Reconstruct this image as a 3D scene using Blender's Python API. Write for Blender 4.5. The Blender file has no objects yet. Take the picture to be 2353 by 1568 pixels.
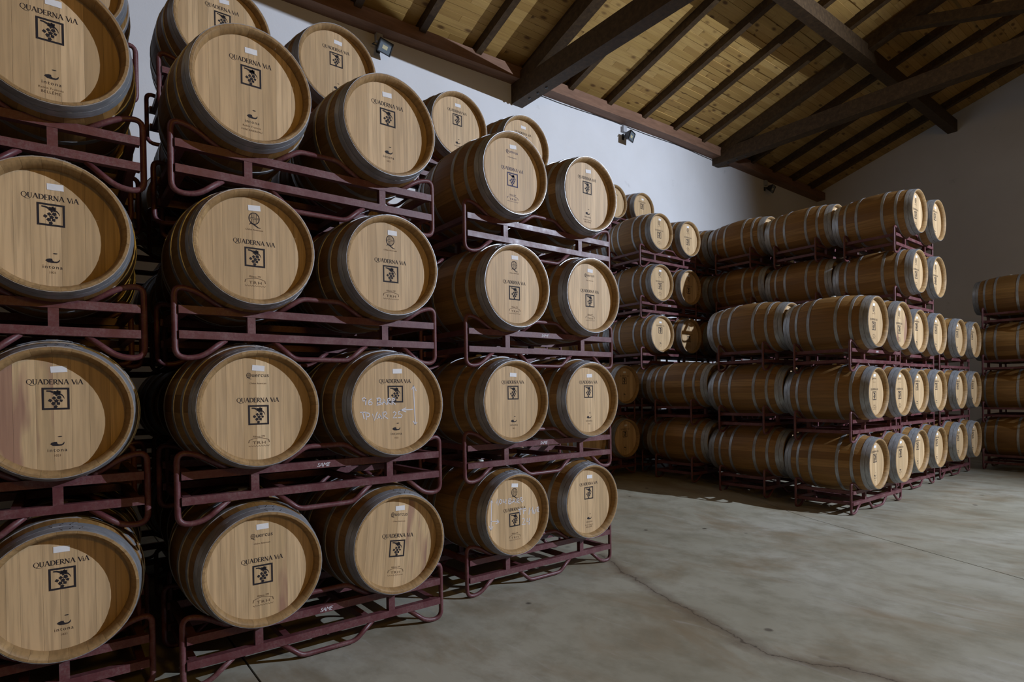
import bpy, bmesh, math, random
from mathutils import Vector, Matrix
random.seed(7)
S = bpy.context.scene
COL = S.collection
PI = math.pi

# ------------------------------------------------------------------ camera
IMG_W, IMG_H = 2353, 1568
cd = bpy.data.cameras.new('camera')
cd.sensor_fit = 'HORIZONTAL'; cd.sensor_width = 36.0
cd.lens = 20.636; cd.shift_y = 0.05765
cd.clip_start = 0.05; cd.clip_end = 200
cam = bpy.data.objects.new('camera', cd); COL.objects.link(cam)
F = Vector((-0.78961554, 0.61351894, -0.01008979)).normalized()
Rr = Vector((0.61360044, 0.78947096, -0.01516942)).normalized()
U = Rr.cross(F)
cam.matrix_world = Matrix(((Rr.x, U.x, -F.x, 0), (Rr.y, U.y, -F.y, 0), (Rr.z, U.z, -F.z, 1.4541), (0, 0, 0, 1)))
S.camera = cam
S.cycles.max_bounces = 4; S.cycles.diffuse_bounces = 2; S.cycles.glossy_bounces = 2; S.cycles.adaptive_threshold = 0.03

# ------------------------------------------------------------------ light and exposure
S.view_settings.view_transform = 'Standard'
S.view_settings.look = 'None'
S.view_settings.gamma = 1.0
S.view_settings.use_curve_mapping = False
S.view_settings.exposure = 0.0
w = bpy.data.worlds.new('world'); S.world = w; w.use_nodes = True
w.node_tree.nodes['Background'].inputs[0].default_value = (1.0, 0.6, 0.28, 1)
w.node_tree.nodes['Background'].inputs[1].default_value = 0.0
KEY_POS = Vector((5.75, 11.2, 6.4)); KEY_AIM = Vector((-6.5, 1.6, 3.0)); KEY_W = 7700; KEY_COL = (0.72, 0.82, 1.0)
FILLS = [((4.6, 1.2, 4.8), 205), ((3.6, 13.0, 4.8), 22)]  # invented warm lamps out of frame, standing in for ambient light
FILL_COL = (1.0, 0.55, 0.08)

# ------------------------------------------------------------------ material helpers
class NT:
    def __init__(s, name):
        s.m = bpy.data.materials.new(name); s.m.use_nodes = True
        s.t = s.m.node_tree; s.t.nodes.clear()
        s.out = s.n('ShaderNodeOutputMaterial'); s.b = s.n('ShaderNodeBsdfPrincipled')
        s.l(s.b.outputs[0], s.out.inputs[0])
    def n(s, k, **kw):
        x = s.t.nodes.new(k)
        for a, v in kw.items(): setattr(x, a, v)
        return x
    def l(s, a, b): s.t.links.new(a, b)
    def put(s, sock, v):
        if hasattr(v, 'is_linked') or hasattr(v, 'links'): s.l(v, sock)
        else: sock.default_value = v
    def coord(s, scale=(1, 1, 1), loc=(0, 0, 0), kind='Object', add=None):
        tc = s.n('ShaderNodeTexCoord'); mp = s.n('ShaderNodeMapping')
        mp.inputs['Scale'].default_value = scale; mp.inputs['Location'].default_value = loc
        src = tc.outputs[kind]
        if add is not None:
            va = s.n('ShaderNodeVectorMath', operation='ADD'); s.l(src, va.inputs[0]); s.l(add, va.inputs[1]); src = va.outputs[0]
        s.l(src, mp.inputs['Vector']); return mp.outputs[0]
    def noise(s, vec, scale=5, detail=4, rough=.55, dist=0):
        x = s.n('ShaderNodeTexNoise'); s.l(vec, x.inputs['Vector'])
        x.inputs['Scale'].default_value = scale; x.inputs['Detail'].default_value = detail
        x.inputs['Roughness'].default_value = rough; x.inputs['Distortion'].default_value = dist
        return x.outputs['Fac']
    def ramp(s, fac, stops):
        x = s.n('ShaderNodeValToRGB'); s.l(fac, x.inputs[0]); e = x.color_ramp.elements
        while len(e) < len(stops): e.new(0.5)
        for el, (p, c) in zip(e, stops):
            el.position = p
            el.color = (c, c, c, 1) if isinstance(c, (int, float)) else (*c, 1)
        return x.outputs[0]
    def mix(s, fac, a, b, mode='MIX'):
        x = s.n('ShaderNodeMix', data_type='RGBA', blend_type=mode)
        s.put(x.inputs['Factor'], fac)
        s.put(x.inputs['A'], (*a, 1) if isinstance(a, tuple) else a)
        s.put(x.inputs['B'], (*b, 1) if isinstance(b, tuple) else b)
        return x.outputs['Result']
    def math(s, op, a, b=0.0, c=None):
        x = s.n('ShaderNodeMath', operation=op); s.put(x.inputs[0], a); s.put(x.inputs[1], b)
        if c is not None: s.put(x.inputs[2], c)
        return x.outputs[0]
    def rnd(s):
        return s.n('ShaderNodeObjectInfo').outputs['Random']
    def isl(s):
        return s.n('ShaderNodeNewGeometry').outputs['Random Per Island']
    def rvec(s, r, k=37.0):
        c = s.n('ShaderNodeCombineXYZ'); v = s.math('MULTIPLY', r, k)
        for i in range(3): s.l(v, c.inputs[i])
        return c.outputs[0]
    def bump(s, h, strength=.2, dist=.01):
        x = s.n('ShaderNodeBump'); x.inputs['Strength'].default_value = strength; x.inputs['Distance'].default_value = dist
        s.l(h, x.inputs['Height']); s.l(x.outputs[0], s.b.inputs['Normal'])
    def fin(s, col=None, rough=.5, metal=0, spec=None):
        if col is not None: s.put(s.b.inputs['Base Color'], (*col, 1) if isinstance(col, tuple) else col)
        s.put(s.b.inputs['Roughness'], rough); s.b.inputs['Metallic'].default_value = metal
        if spec is not None: s.b.inputs['Specular IOR Level'].default_value = spec
        return s.m
M = {}
def oak(name, c0, c1, c2, axis, purple=0.0, rough=.55, spec=.25):
    t = NT(name); r = t.math('FRACT', t.math('ADD', t.math('MULTIPLY', t.rnd(), 7.31), t.isl()))
    sc = [55, 55, 55]; sc[axis] = 2.2
    v = t.coord(tuple(sc), add=t.rvec(r))
    g = t.noise(v, 1.0, 3, .6)
    sc2 = [7, 7, 7]; sc2[axis] = 1.2
    g2 = t.noise(t.coord(tuple(sc2), add=t.rvec(r, 11)), 1.0, 2, .5)
    base = t.ramp(r, [(0.0, c0), (.5, c1), (1.0, c2)])
    c = t.mix(t.ramp(g, [(.42, 0.0), (.62, .5)]), base, tuple(x * .5 for x in c0))
    c = t.mix(t.ramp(g2, [(.45, 0.0), (.68, .45)]), c, tuple(x * .72 for x in c1))
    if purple > 0:
        p = t.noise(t.coord((9, 9, 1.6), loc=(3, 1, 2), add=t.rvec(t.rnd(), 5)), 1.0, 3, .5)
        c = t.mix(t.ramp(p, [(.50, 0.0), (.60, purple)]), c, (.16, .045, .06))
    return t.fin(c, rough, 0, spec)
M['stave'] = oak('oak_stave', (.30, .160, .046), (.20, .098, .027), (.37, .21, .07), 0, spec=.35)
M['chime'] = oak('oak_chime', (.33, .205, .088), (.29, .175, .072), (.38, .245, .11), 0)
M['head'] = oak('oak_head', (.57, .395, .215), (.47, .32, .165), (.66, .47, .265), 2)
M['head_pale'] = oak('oak_head_pale', (.70, .53, .31), (.68, .5, .29), (.74, .56, .34), 2)
M['head_stain'] = oak('oak_head_wine_stained', (.56, .40, .215), (.50, .345, .18), (.60, .43, .24), 2, purple=.55)

def hoop_mat():
    t = NT('galvanised_hoop'); r = t.rnd()
    g = t.noise(t.coord((60, 14, 14), add=t.rvec(r)), 1.0, 4, .6)
    g2 = t.noise(t.coord((3, 5, 5), add=t.rvec(r, 13)), 1.0, 3, .6)
    c = t.ramp(g, [(.3, (.27, .285, .30)), (.6, (.38, .395, .415)), (.8, (.50, .515, .53))])
    c = t.mix(t.ramp(g2, [(.5, 0.0), (.75, .55)]), c, (.17, .13, .09))
    return t.fin(c, t.ramp(g2, [(.3, .34), (.7, .55)]), .55, .5)
M['hoop'] = hoop_mat()
def paint_mat():
    t = NT('burgundy_paint'); r = t.rnd()
    g = t.noise(t.coord((9, 9, 9), add=t.rvec(r)), 1.0, 5, .65)
    ge = t.n('ShaderNodeNewGeometry'); sx = t.n('ShaderNodeSeparateXYZ'); t.l(ge.outputs['Normal'], sx.inputs[0])
    c = t.ramp(g, [(.3, (.085, .022, .026)), (.62, (.115, .034, .038)), (.8, (.16, .075, .07))])
    d = t.noise(t.coord((90, 90, 90)), 1.0, 3, .7)
    c = t.mix(t.math('MULTIPLY', t.ramp(d, [(.4, 0.0), (.65, .5)]), t.ramp(g, [(.4, .1), (.6, .7)])), c, (.2, .15, .135))
    return t.fin(c, t.ramp(g, [(.3, .36), (.7, .55)]), 0, .38)
M['paint'] = paint_mat()
def plain(name, c, rough=.6, metal=0, spec=.5):
    t = NT(name); g = t.noise(t.coord((25, 25, 25)), 1.0, 3, .6)
    col = t.mix(t.ramp(g, [(.35, 0.0), (.75, .25)]), c, tuple(x * .7 for x in c))
    return t.fin(col, rough, metal, spec)
M['ink'] = plain('stamp_ink', (.022, .018, .02), .7, 0, .2)
M['ink_faint'] = plain('burnt_stamp', (.11, .065, .035), .7, 0, .2)
M['ink_blue'] = plain('stamp_ink_blue', (.06, .055, .10), .7, 0, .2)
M['paper'] = plain('paper_label', (.72, .72, .72), .8, 0, .2)
M['chalk'] = plain('chalk', (.62, .62, .66), .9, 0, .1)
M['bung'] = plain('silicone_bung', (.62, .62, .55), .45)
M['steel'] = plain('bare_steel', (.45, .46, .48), .35, .9)
M['black'] = plain('black_aluminium', (.018, .018, .02), .4)
M['glass'] = plain('lamp_glass', (.16, .19, .21), .12, 0, .8)
M['led'] = plain('led_panel_off', (.55, .48, .28), .5)
M['greybox'] = plain('grey_plastic', (.42, .43, .45), .55)
def plaster():
    t = NT('white_plaster')
    g = t.noise(t.coord((.55, .55, .55)), 1.0, 5, .6); f = t.noise(t.coord((30, 30, 30)), 1.0, 2, .6)
    sp = t.noise(t.coord((2.4, 2.4, 2.4), loc=(5, 2, 1)), 1.0, 6, .72)
    c = t.mix(t.ramp(g, [(.35, 0.0), (.7, 1.0)]), (.66, .655, .65), (.73, .73, .735))
    c = t.mix(t.ramp(sp, [(.66, 0.0), (.74, .35)]), c, (.36, .35, .34))
    t.bump(f, .2, .006)
    return t.fin(c, .9, 0, .2)
M['plaster'] = plaster()
def rough_wall():
    t = NT('brown_rubble_render')
    g = t.noise(t.coord((1.2, 1.2, 1.2)), 1.0, 6, .65)
    return t.fin(t.ramp(g, [(.3, (.17, .115, .07)), (.7, (.25, .18, .11))]), .9, 0, .2)
M['rough'] = rough_wall()
def pine():
    t = NT('pine_board'); r = t.rnd()
    v = t.coord((30, 1.6, 30), add=t.rvec(r))
    g = t.noise(v, 1.0, 4, .6, .6)
    c = t.ramp(r, [(0, (.38, .225, .065)), (.5, (.46, .285, .085)), (1, (.53, .34, .115))])
    c = t.mix(t.ramp(g, [(.4, 0.0), (.75, .45)]), c, (.27, .135, .045))
    kn = t.n('ShaderNodeTexVoronoi'); t.l(t.coord((6.0, 2.6, 6.0), add=t.rvec(r, 19)), kn.inputs['Vector']); kn.inputs['Scale'].default_value = 1.0
    c = t.mix(t.ramp(kn.outputs['Distance'], [(.10, .85), (.24, 0.0)]), c, (.10, .045, .015))
    return t.fin(c, .6, 0, .3)
M['pine'] = pine()
def beam():
    t = NT('dark_stained_timber'); r = t.rnd()
    g = t.noise(t.coord((14, 14, 14), add=t.rvec(r)), 1.0, 5, .65, .5)
    c = t.ramp(g, [(.3, (.036, .019, .007)), (.55, (.064, .036, .014)), (.8, (.105, .062, .026))])
    return t.fin(c, .62, 0, .35)
M['beam'] = beam()
def plate_mat():
    t = NT('red_brown_timber'); r = t.rnd()
    g = t.noise(t.coord((14, 2.0, 14), add=t.rvec(r)), 1.0, 5, .65, .5)
    c = t.ramp(g, [(.3, (.15, .075, .042)), (.55, (.21, .11, .065)), (.8, (.27, .15, .09))])
    return t.fin(c, .62, 0, .35)
M['plate'] = plate_mat()
def concrete():
    t = NT('stained_concrete')
    co = t.coord()
    a = t.noise(t.coord((.55, .55, .55)), 1.0, 6, .62, .4); b = t.noise(t.coord((.9, 1.5, 1), loc=(3, 7, 0)), 1.0, 6, .65, .6)
    f = t.noise(t.coord((3.2, 4.2, 3.2)), 1.0, 6, .68); sc = t.noise(t.coord((2.0, 14, 2), loc=(0, 4, 2)), 1.0, 4, .6, .5)
    c = t.ramp(a, [(.3, (.25, .228, .165)), (.5, (.315, .297, .23)), (.7, (.385, .37, .31))])
    c = t.mix(t.ramp(b, [(.48, 0.0), (.66, .7)]), c, (.205, .15, .085))
    c = t.mix(t.ramp(f, [(.34, .5), (.55, 0.0)]), c, (.165, .148, .10))
    c = t.mix(t.ramp(sc, [(.62, 0.0), (.72, .3)]), c, (.44, .43, .40))
    vo = t.n('ShaderNodeTexVoronoi'); vo.inputs['Scale'].default_value = 1.0; t.l(t.coord((2.3, 2.3, 2.3)), vo.inputs['Vector'])
    gate = t.noise(t.coord((.7, .7, .7), loc=(9, 3, 1)), 1.0, 2, .5)
    spots = t.math('MULTIPLY', t.ramp(vo.outputs['Distance'], [(.045, 1.0), (.075, 0.0)]), t.ramp(gate, [(.38, 0.0), (.46, .85)]))
    c = t.mix(spots, c, (.035, .022, .017))
    # hairline crack with a damp stain beside it
    sx = t.n('ShaderNodeSeparateXYZ'); t.l(co, sx.inputs[0])
    wob = t.math('MULTIPLY', t.math('SUBTRACT', t.noise(t.coord((2.6, 2.6, 2.6)), 1.0, 6, .68), .5), .30)
    fc = t.n('ShaderNodeFloatCurve'); cu = fc.mapping.curves[0]
    pts = [(-3.8, 3.9), (-3.37, 3.68), (-2.88, 3.47), (-2.47, 3.33), (-2.1, 3.18), (-1.72, 3.11), (-1.5, 3.15), (-1.24, 3.25), (-.8, 3.3), (.2, 3.45)]
    t.l(t.math('MULTIPLY_ADD', sx.outputs[0], 1 / 4.0, 3.8 / 4.0), fc.inputs['Value'])
    while len(cu.points) < len(pts): cu.points.new(.5, .5)
    for pnt, (px, py) in zip(cu.points, pts): pnt.location = ((px + 3.8) / 4, (py - 3.0) / 1.0)
    fc.mapping.update()
    dd = t.math('ABSOLUTE', t.math('SUBTRACT', t.math('ADD', t.math('SUBTRACT', sx.outputs[1], 3.0), wob), fc.outputs[0]))
    inr = t.math('MULTIPLY', t.math('GREATER_THAN', sx.outputs[0], -3.7), t.math('LESS_THAN', sx.outputs[0], .15))
    c = t.mix(t.math('MULTIPLY', inr, t.ramp(dd, [(.0, .6), (.10, 0.0)])), c, (.095, .062, .04))
    c = t.mix(t.math('MULTIPLY', inr, t.ramp(dd, [(.002, .75), (.006, 0.0)])), c, (.035, .025, .02))
    return t.fin(c, t.ramp(a, [(.3, .42), (.7, .6)]), 0, .35)
M['concrete'] = concrete()
M['joint'] = plain('floor_joint_fill', (.06, .05, .045), .9)

# ------------------------------------------------------------------ mesh helpers
class MB:
    def __init__(s): s.v = []; s.f = []; s.mi = []; s.sm = []
    def face(s, idx, mi=0, sm=False): s.f.append(tuple(idx)); s.mi.append(mi); s.sm.append(sm)
    def box(s, x0, x1, y0, y1, z0, z1, mi=0):
        b = len(s.v)
        s.v += [(x, y, z) for x in (x0, x1) for y in (y0, y1) for z in (z0, z1)]
        for q in ((0, 1, 3, 2), (4, 6, 7, 5), (0, 4, 5, 1), (2, 3, 7, 6), (0, 2, 6, 4), (1, 5, 7, 3)): s.face([b + i for i in q], mi)
        return s
    def prism(s, a, b, up, wid, hei, mi=0):
        """beam of width wid and height hei between centre points a and b"""
        a = Vector(a); b = Vector(b); d = (b - a).normalized(); sd = d.cross(Vector(up)).normalized(); uu = sd.cross(d)
        k = len(s.v)
        for p in (a, b):
            for i, j in ((-1, -1), (1, -1), (1, 1), (-1, 1)): s.v.append(tuple(p + sd * (i * wid / 2) + uu * (j * hei / 2)))
        for q in ((0, 3, 2, 1), (4, 5, 6, 7), (0, 1, 5, 4), (1, 2, 6, 5), (2, 3, 7, 6), (3, 0, 4, 7)): s.face([k + i for i in q], mi)
        return s
    def tube(s, pts, r, n=8, mi=0, cap=True):
        pts = [Vector(p) for p in pts]; base = len(s.v); up = None
        for i, p in enumerate(pts):
            d = (pts[min(i + 1, len(pts) - 1)] - pts[max(i - 1, 0)]).normalized()
            if up is None:
                up = Vector((1, 0, 0)) if abs(d.x) < .9 else Vector((0, 0, 1))
            a = d.cross(up).normalized(); b = a.cross(d).normalized(); up = b
            for k in range(n):
                t = 2 * PI * k / n; s.v.append(tuple(p + a * (r * math.cos(t)) + b * (r * math.sin(t))))
        for i in range(len(pts) - 1):
            for k in range(n):
                s.face([base + i * n + k, base + i * n + (k + 1) % n, base + (i + 1) * n + (k + 1) % n, base + (i + 1) * n + k], mi, True)
        if cap:
            s.face([base + k for k in range(n)][::-1], mi); s.face([base + (len(pts) - 1) * n + k for k in range(n)], mi)
        return s
    def lathe(s, prof, n=32, c=(0, 0, 0), axis='x', mi=0, sm=True, a0=0, a1=2 * PI):
        """prof: list of (along, radius)"""
        full = abs(a1 - a0 - 2 * PI) < 1e-6; base = len(s.v); m = n if full else n + 1
        for (x, r) in prof:
            for k in range(m):
                t = a0 + (a1 - a0) * k / n; cy, sz = r * math.cos(t), r * math.sin(t)
                s.v.append((c[0] + x, c[1] + cy, c[2] + sz) if axis == 'x' else (c[0] + cy, c[1] + sz, c[2] + x))
        for i in range(len(prof) - 1):
            for k in range(n):
                k2 = (k + 1) % m
                s.face([base + i * m + k, base + (i + 1) * m + k, base + (i + 1) * m + k2, base + i * m + k2], mi, sm)
        return s
    def mesh(s, name, mats):
        me = bpy.data.meshes.new(name); me.from_pydata(s.v, [], s.f)
        for m in mats: me.materials.append(M[m])
        me.polygons.foreach_set('material_index', s.mi); me.polygons.foreach_set('use_smooth', s.sm)
        me.update(); return me
def fix_normals(me):
    bm = bmesh.new(); bm.from_mesh(me); bmesh.ops.recalc_face_normals(bm, faces=bm.faces); bm.to_mesh(me); bm.free(); return me
def obj(name, me, parent=None, loc=(0, 0, 0), rot=None):
    o = bpy.data.objects.new(name, me); COL.objects.link(o)
    if parent is not None: o.parent = parent
    o.location = loc
    if rot: o.rotation_euler = rot
    return o
def thing(name, label, cat, loc, group=None, rot=None):
    o = bpy.data.objects.new(name, None); COL.objects.link(o); o.location = loc
    o.empty_display_size = .1
    if rot: o.rotation_euler = rot
    o['label'] = label; o['category'] = cat
    if group: o['group'] = group
    return o
def struct(name, me, loc=(0, 0, 0), label=None):
    o = obj(name, me, None, loc); o['kind'] = 'structure'
    if label: o['label'] = label
    return o
def fillet(pts, r, n=5):
    out = [Vector(pts[0])]
    for i in range(1, len(pts) - 1):
        p, a, b = Vector(pts[i]), Vector(pts[i - 1]), Vector(pts[i + 1])
        ra = min(r, (a - p).length * .49, (b - p).length * .49)
        s0 = p + (a - p).normalized() * ra; s1 = p + (b - p).normalized() * ra
        for k in range(n + 1):
            t = k / n; out.append(s0 * (1 - t) ** 2 + p * 2 * t * (1 - t) + s1 * t * t)
    out.append(Vector(pts[-1])); return out

# ------------------------------------------------------------------ the hall
WX, EX, YN, YF, RIDGE = -8.1, 6.1, -6.2, 17.75, -1.0
def interp(x, xs, ys):
    if x <= xs[0]: return ys[0]
    for i in range(len(xs) - 1):
        if x <= xs[i + 1]: return ys[i] + (ys[i + 1] - ys[i]) * (x - xs[i]) / (xs[i + 1] - xs[i])
    return ys[-1]
def zp(y): return interp(y, [-7, 3.46, 10.76, 18], [6.74, 6.94, 7.12, 7.10])      # rafter foot height
SL = .315
def zroof(x, y):                                                                   # underside of the rafters
    d = (x + 7.9) if x < RIDGE else (2 * RIDGE + 7.9 - x)
    return zp(y) + SL * d
def sm(t): t = max(0, min(1, t)); return t * t * (3 - 2 * t)
def ramp_h(x, y): return .165 * sm((-3.0 - x) / 3.0) * sm((y - 4.5) / 2.0)         # the floor rises towards the wall

# floor: bed plus slabs with open joints
def grid_bm(dz):
    bm = bmesh.new(); st = .25
    nx = int(round((EX - WX) / st)); ny = int(round((YF - YN) / st)); vs = []
    for i in range(nx + 1):
        row = []
        for j in range(ny + 1):
            x = WX + (EX - WX) * i / nx; y = YN + (YF - YN) * j / ny
            row.append(bm.verts.new((x, y, ramp_h(x, y) + dz)))
        vs.append(row)
    for i in range(nx):
        for j in range(ny): bm.faces.new((vs[i][j], vs[i + 1][j], vs[i + 1][j + 1], vs[i][j + 1]))
    return bm
bm = grid_bm(-.012); me = bpy.data.meshes.new('floor'); bm.to_mesh(me); bm.free(); me.materials.append(M['joint'])
floor = struct('floor', me, label='worn grey concrete floor with stains and a crack')
cuts = [(Vector((-1.97, 6.13, 0)), Vector((.98, 2.09, 0)).normalized()), (Vector((0, .80, 0)), Vector((0, 1, 0))), (Vector((1.4, 0, 0)), Vector((1, 0, 0)))]
def slab(signs):
    bm = grid_bm(0)
    for (p, n), sg in zip(cuts, signs):
        g = bm.verts[:] + bm.edges[:] + bm.faces[:]
        bmesh.ops.bisect_plane(bm, geom=g, plane_co=p + n * (.0055 * sg), plane_no=n, clear_inner=sg > 0, clear_outer=sg < 0)
    if not bm.faces: bm.free(); return
    be = [e for e in bm.edges if e.is_boundary]
    r = bmesh.ops.extrude_edge_only(bm, edges=be)
    bmesh.ops.translate(bm, vec=(0, 0, -.011), verts=[v for v in r['geom'] if isinstance(v, bmesh.types.BMVert)])
    me = bpy.data.meshes.new('slab'); bm.to_mesh(me); bm.free(); me.materials.append(M['concrete'])
    obj('floor_slab', me, floor)
for a in (1, -1):
    for b in (1, -1):
        for c in (1, -1): slab((a, b, c))

# walls
def gable(y0, y1):
    b = MB(); k = 0
    prof = [(WX, -.3), (EX, -.3), (EX, zroof(EX, YF) + .25), (RIDGE, zroof(RIDGE, YF) + .25), (WX, zroof(WX, YF) + .25)]
    for y in (y0, y1): b.v += [(x, y, z) for x, z in prof]
    b.face([0, 1, 2, 3, 4]); b.face([9, 8, 7, 6, 5])
    for i in range(5): b.face([i, 5 + i, 5 + (i + 1) % 5, (i + 1) % 5])
    return b
struct('wall_left', MB().box(WX - .3, WX, YN - .3, YF + .3, -.3, 6.98).mesh('wall_left', ['plaster']), label='long white plaster wall behind the barrel stacks')
struct('wall_right', MB().box(EX, EX + .3, YN - .3, YF + .3, -.3, 6.98).mesh('wall_right', ['rough']))
struct('wall_back', gable(YF, YF + .3).mesh('wall_back', ['plaster']), label='plaster gable wall at the far end of the hall')
struct('wall_front', gable(YN - .3, YN).mesh('wall_front', ['rough']))

# ceiling: deck, boards, rafters, purlins, trusses
RD = .16                                                                            # rafter depth
def deck():
    b = MB()
    ys = [YN - .3, 3.46, 10.76, YF + .3]
    for y in ys:
        for x in (WX - .3, RIDGE, EX + .3): b.v.append((x, y, zroof(x, y) + RD + .026))
    n = len(b.v)
    b.v += [(x, y, z + .06) for x, y, z in b.v]
    for i in range(3):
        for j in range(2):
            q = [i * 3 + j, i * 3 + j + 1, (i + 1) * 3 + j + 1, (i + 1) * 3 + j]
            b.face(q); b.face([n + k for k in q[::-1]])
    return b.mesh('ceiling', ['beam'])
ceiling = struct('ceiling', deck(), label='sloping timber roof of pine boards on dark rafters and trusses')
BW = .112
def rboard(x0, x1, y0, y1):
    b = MB(); g = .0018; k = 0
    for z0 in (0, .02):
        for (x, y) in ((x0 + g, y0 + g), (x1 - g, y0 + g), (x1 - g, y1 - g), (x0 + g, y1 - g)): b.v.append((x, y, zroof(x, y) + RD + z0))
    for q in ((0, 1, 2, 3), (4, 7, 6, 5), (0, 4, 5, 1), (1, 5, 6, 2), (2, 6, 7, 3), (3, 7, 4, 0)): b.face(q)
    return fix_normals(b.mesh('roof_board', ['pine']))
x = WX + .0; i = 0
while x < RIDGE:
    x1 = min(x + BW, RIDGE)
    if x < -3.6:
        ys = [1.0] + [y + (0, 1.03, 2.06)[i % 3] for y in (3.98, 7.07, 10.16, 13.25)] + [YF - .01]
        ys = sorted(set([1.0] + [y for y in ys if 1.5 < y < YF - .5] + [YF - .01]))
    else: ys = [1.0, YF - .01]
    for a, b_ in zip(ys[:-1], ys[1:]): obj('roof_board', rboard(x, x1, a, b_), ceiling)
    obj('roof_board', rboard(x, x1, YN, 1.0), ceiling) if i % 2 == 0 and False else None
    x = x1; i += 1
big = MB()
for (xa, xb, ya, yb) in ((WX, RIDGE, YN, 1.0), (RIDGE, EX, YN, YF)):
    n = len(big.v)
    for (xx, yy) in ((xa, ya), (xb, ya), (xb, yb), (xa, yb)): big.v.append((xx, yy, zroof(xx, yy) + RD + .004))
    big.face([n, n + 1, n + 2, n + 3])
obj('roof_boarding', big.mesh('roof_boarding', ['pine']), ceiling)
ry = [3.46 + 1.035 * k for k in range(-9, 14)]
for y in ry:
    for s in (0, 1):
        xa, xb = (WX - .05, RIDGE) if s == 0 else (EX + .05, RIDGE)
        b = MB().prism((xa, y, zroof(xa, y) + RD / 2), (xb, y, zroof(xb, y) + RD / 2), (0, 0, 1), .11, RD)
        obj('rafter', b.mesh('rafter', ['beam']), ceiling)
obj('wall_plate', MB().prism((WX + .11, YN, zp(YN) - .04), (WX + .11, 3.46, zp(3.46) - .04), (0, 0, 1), .24, .2).prism((WX + .11, 3.46, zp(3.46) - .04), (WX + .11, 10.76, zp(10.76) - .04), (0, 0, 1), .24, .2).prism((WX + .11, 10.76, zp(10.76) - .04), (WX + .11, YF, zp(YF) - .04), (0, 0, 1), .24, .2).mesh('wall_plate', ['plate']), ceiling)
obj('wall_plate', MB().prism((EX - .11, YN, zp(YN) - .04), (EX - .11, YF, zp(YF) - .04), (0, 0, 1), .24, .2).mesh('wall_plate', ['plate']), ceiling)
for xpur in (-4.8, 2 * RIDGE + 4.8):
    for a, b_ in ((YN, .5), (.5, 6.5), (6.5, 12.55), (12.55, YF)):
        obj('purlin', MB().prism((xpur, a, zroof(xpur, a) - .14), (xpur, b_, zroof(xpur, b_) - .14), (0, 0, 1), .2, .28).mesh('purlin', ['beam']), ceiling)
obj('ridge_beam', MB().prism((RIDGE, YN, zroof(RIDGE, 3) - .1), (RIDGE, YF, zroof(RIDGE, 12) - .1), (0, 0, 1), .16, .3).mesh('ridge_beam', ['beam']), ceiling)
def bolt_mesh():
    b = MB().lathe([(0, .001), (0, .022), (-.012, .022), (-.018, .012), (-.018, .001)], 8, axis='z'); return b.mesh('bolt', ['black'])
BOLT = bolt_mesh()
for (y, zt, hh) in ((.5, 6.5, .34), (6.5, 6.52, .34), (12.55, 6.82, .3)):
    tie = obj('tie_beam', MB().box(WX, EX, y - .12, y + .12, zt, zt + hh).mesh('tie_beam', ['beam']), ceiling)
    for k in range(3): obj('bolt', BOLT, tie, (WX + .35 + .22 * k, y, zt))
    zr = zt + hh
    for s in (1, -1):
        xa = WX + .1 if s == 1 else EX - .1
        pr = MB().prism((xa, y, zr - .02), (RIDGE, y, zr - .02 + .305 * abs(RIDGE - xa)), (0, 0, 1), .2, .24)
        obj('principal_rafter', pr.mesh('principal_rafter', ['beam']), ceiling)
        xs = -4.25 if s == 1 else 2 * RIDGE + 4.25
        st = MB().prism((xs, y, zr - .05 + .305 * 3.8), (RIDGE - s * .1, y, zr + .12), (0, 0, 1), .16, .18)
        obj('strut', st.mesh('strut', ['beam']), ceiling)
    obj('king_post', MB().box(RIDGE - .1, RIDGE + .1, y - .09, y + .09, zr, zr + .305 * 6.9).mesh('king_post', ['beam']), ceiling)

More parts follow.
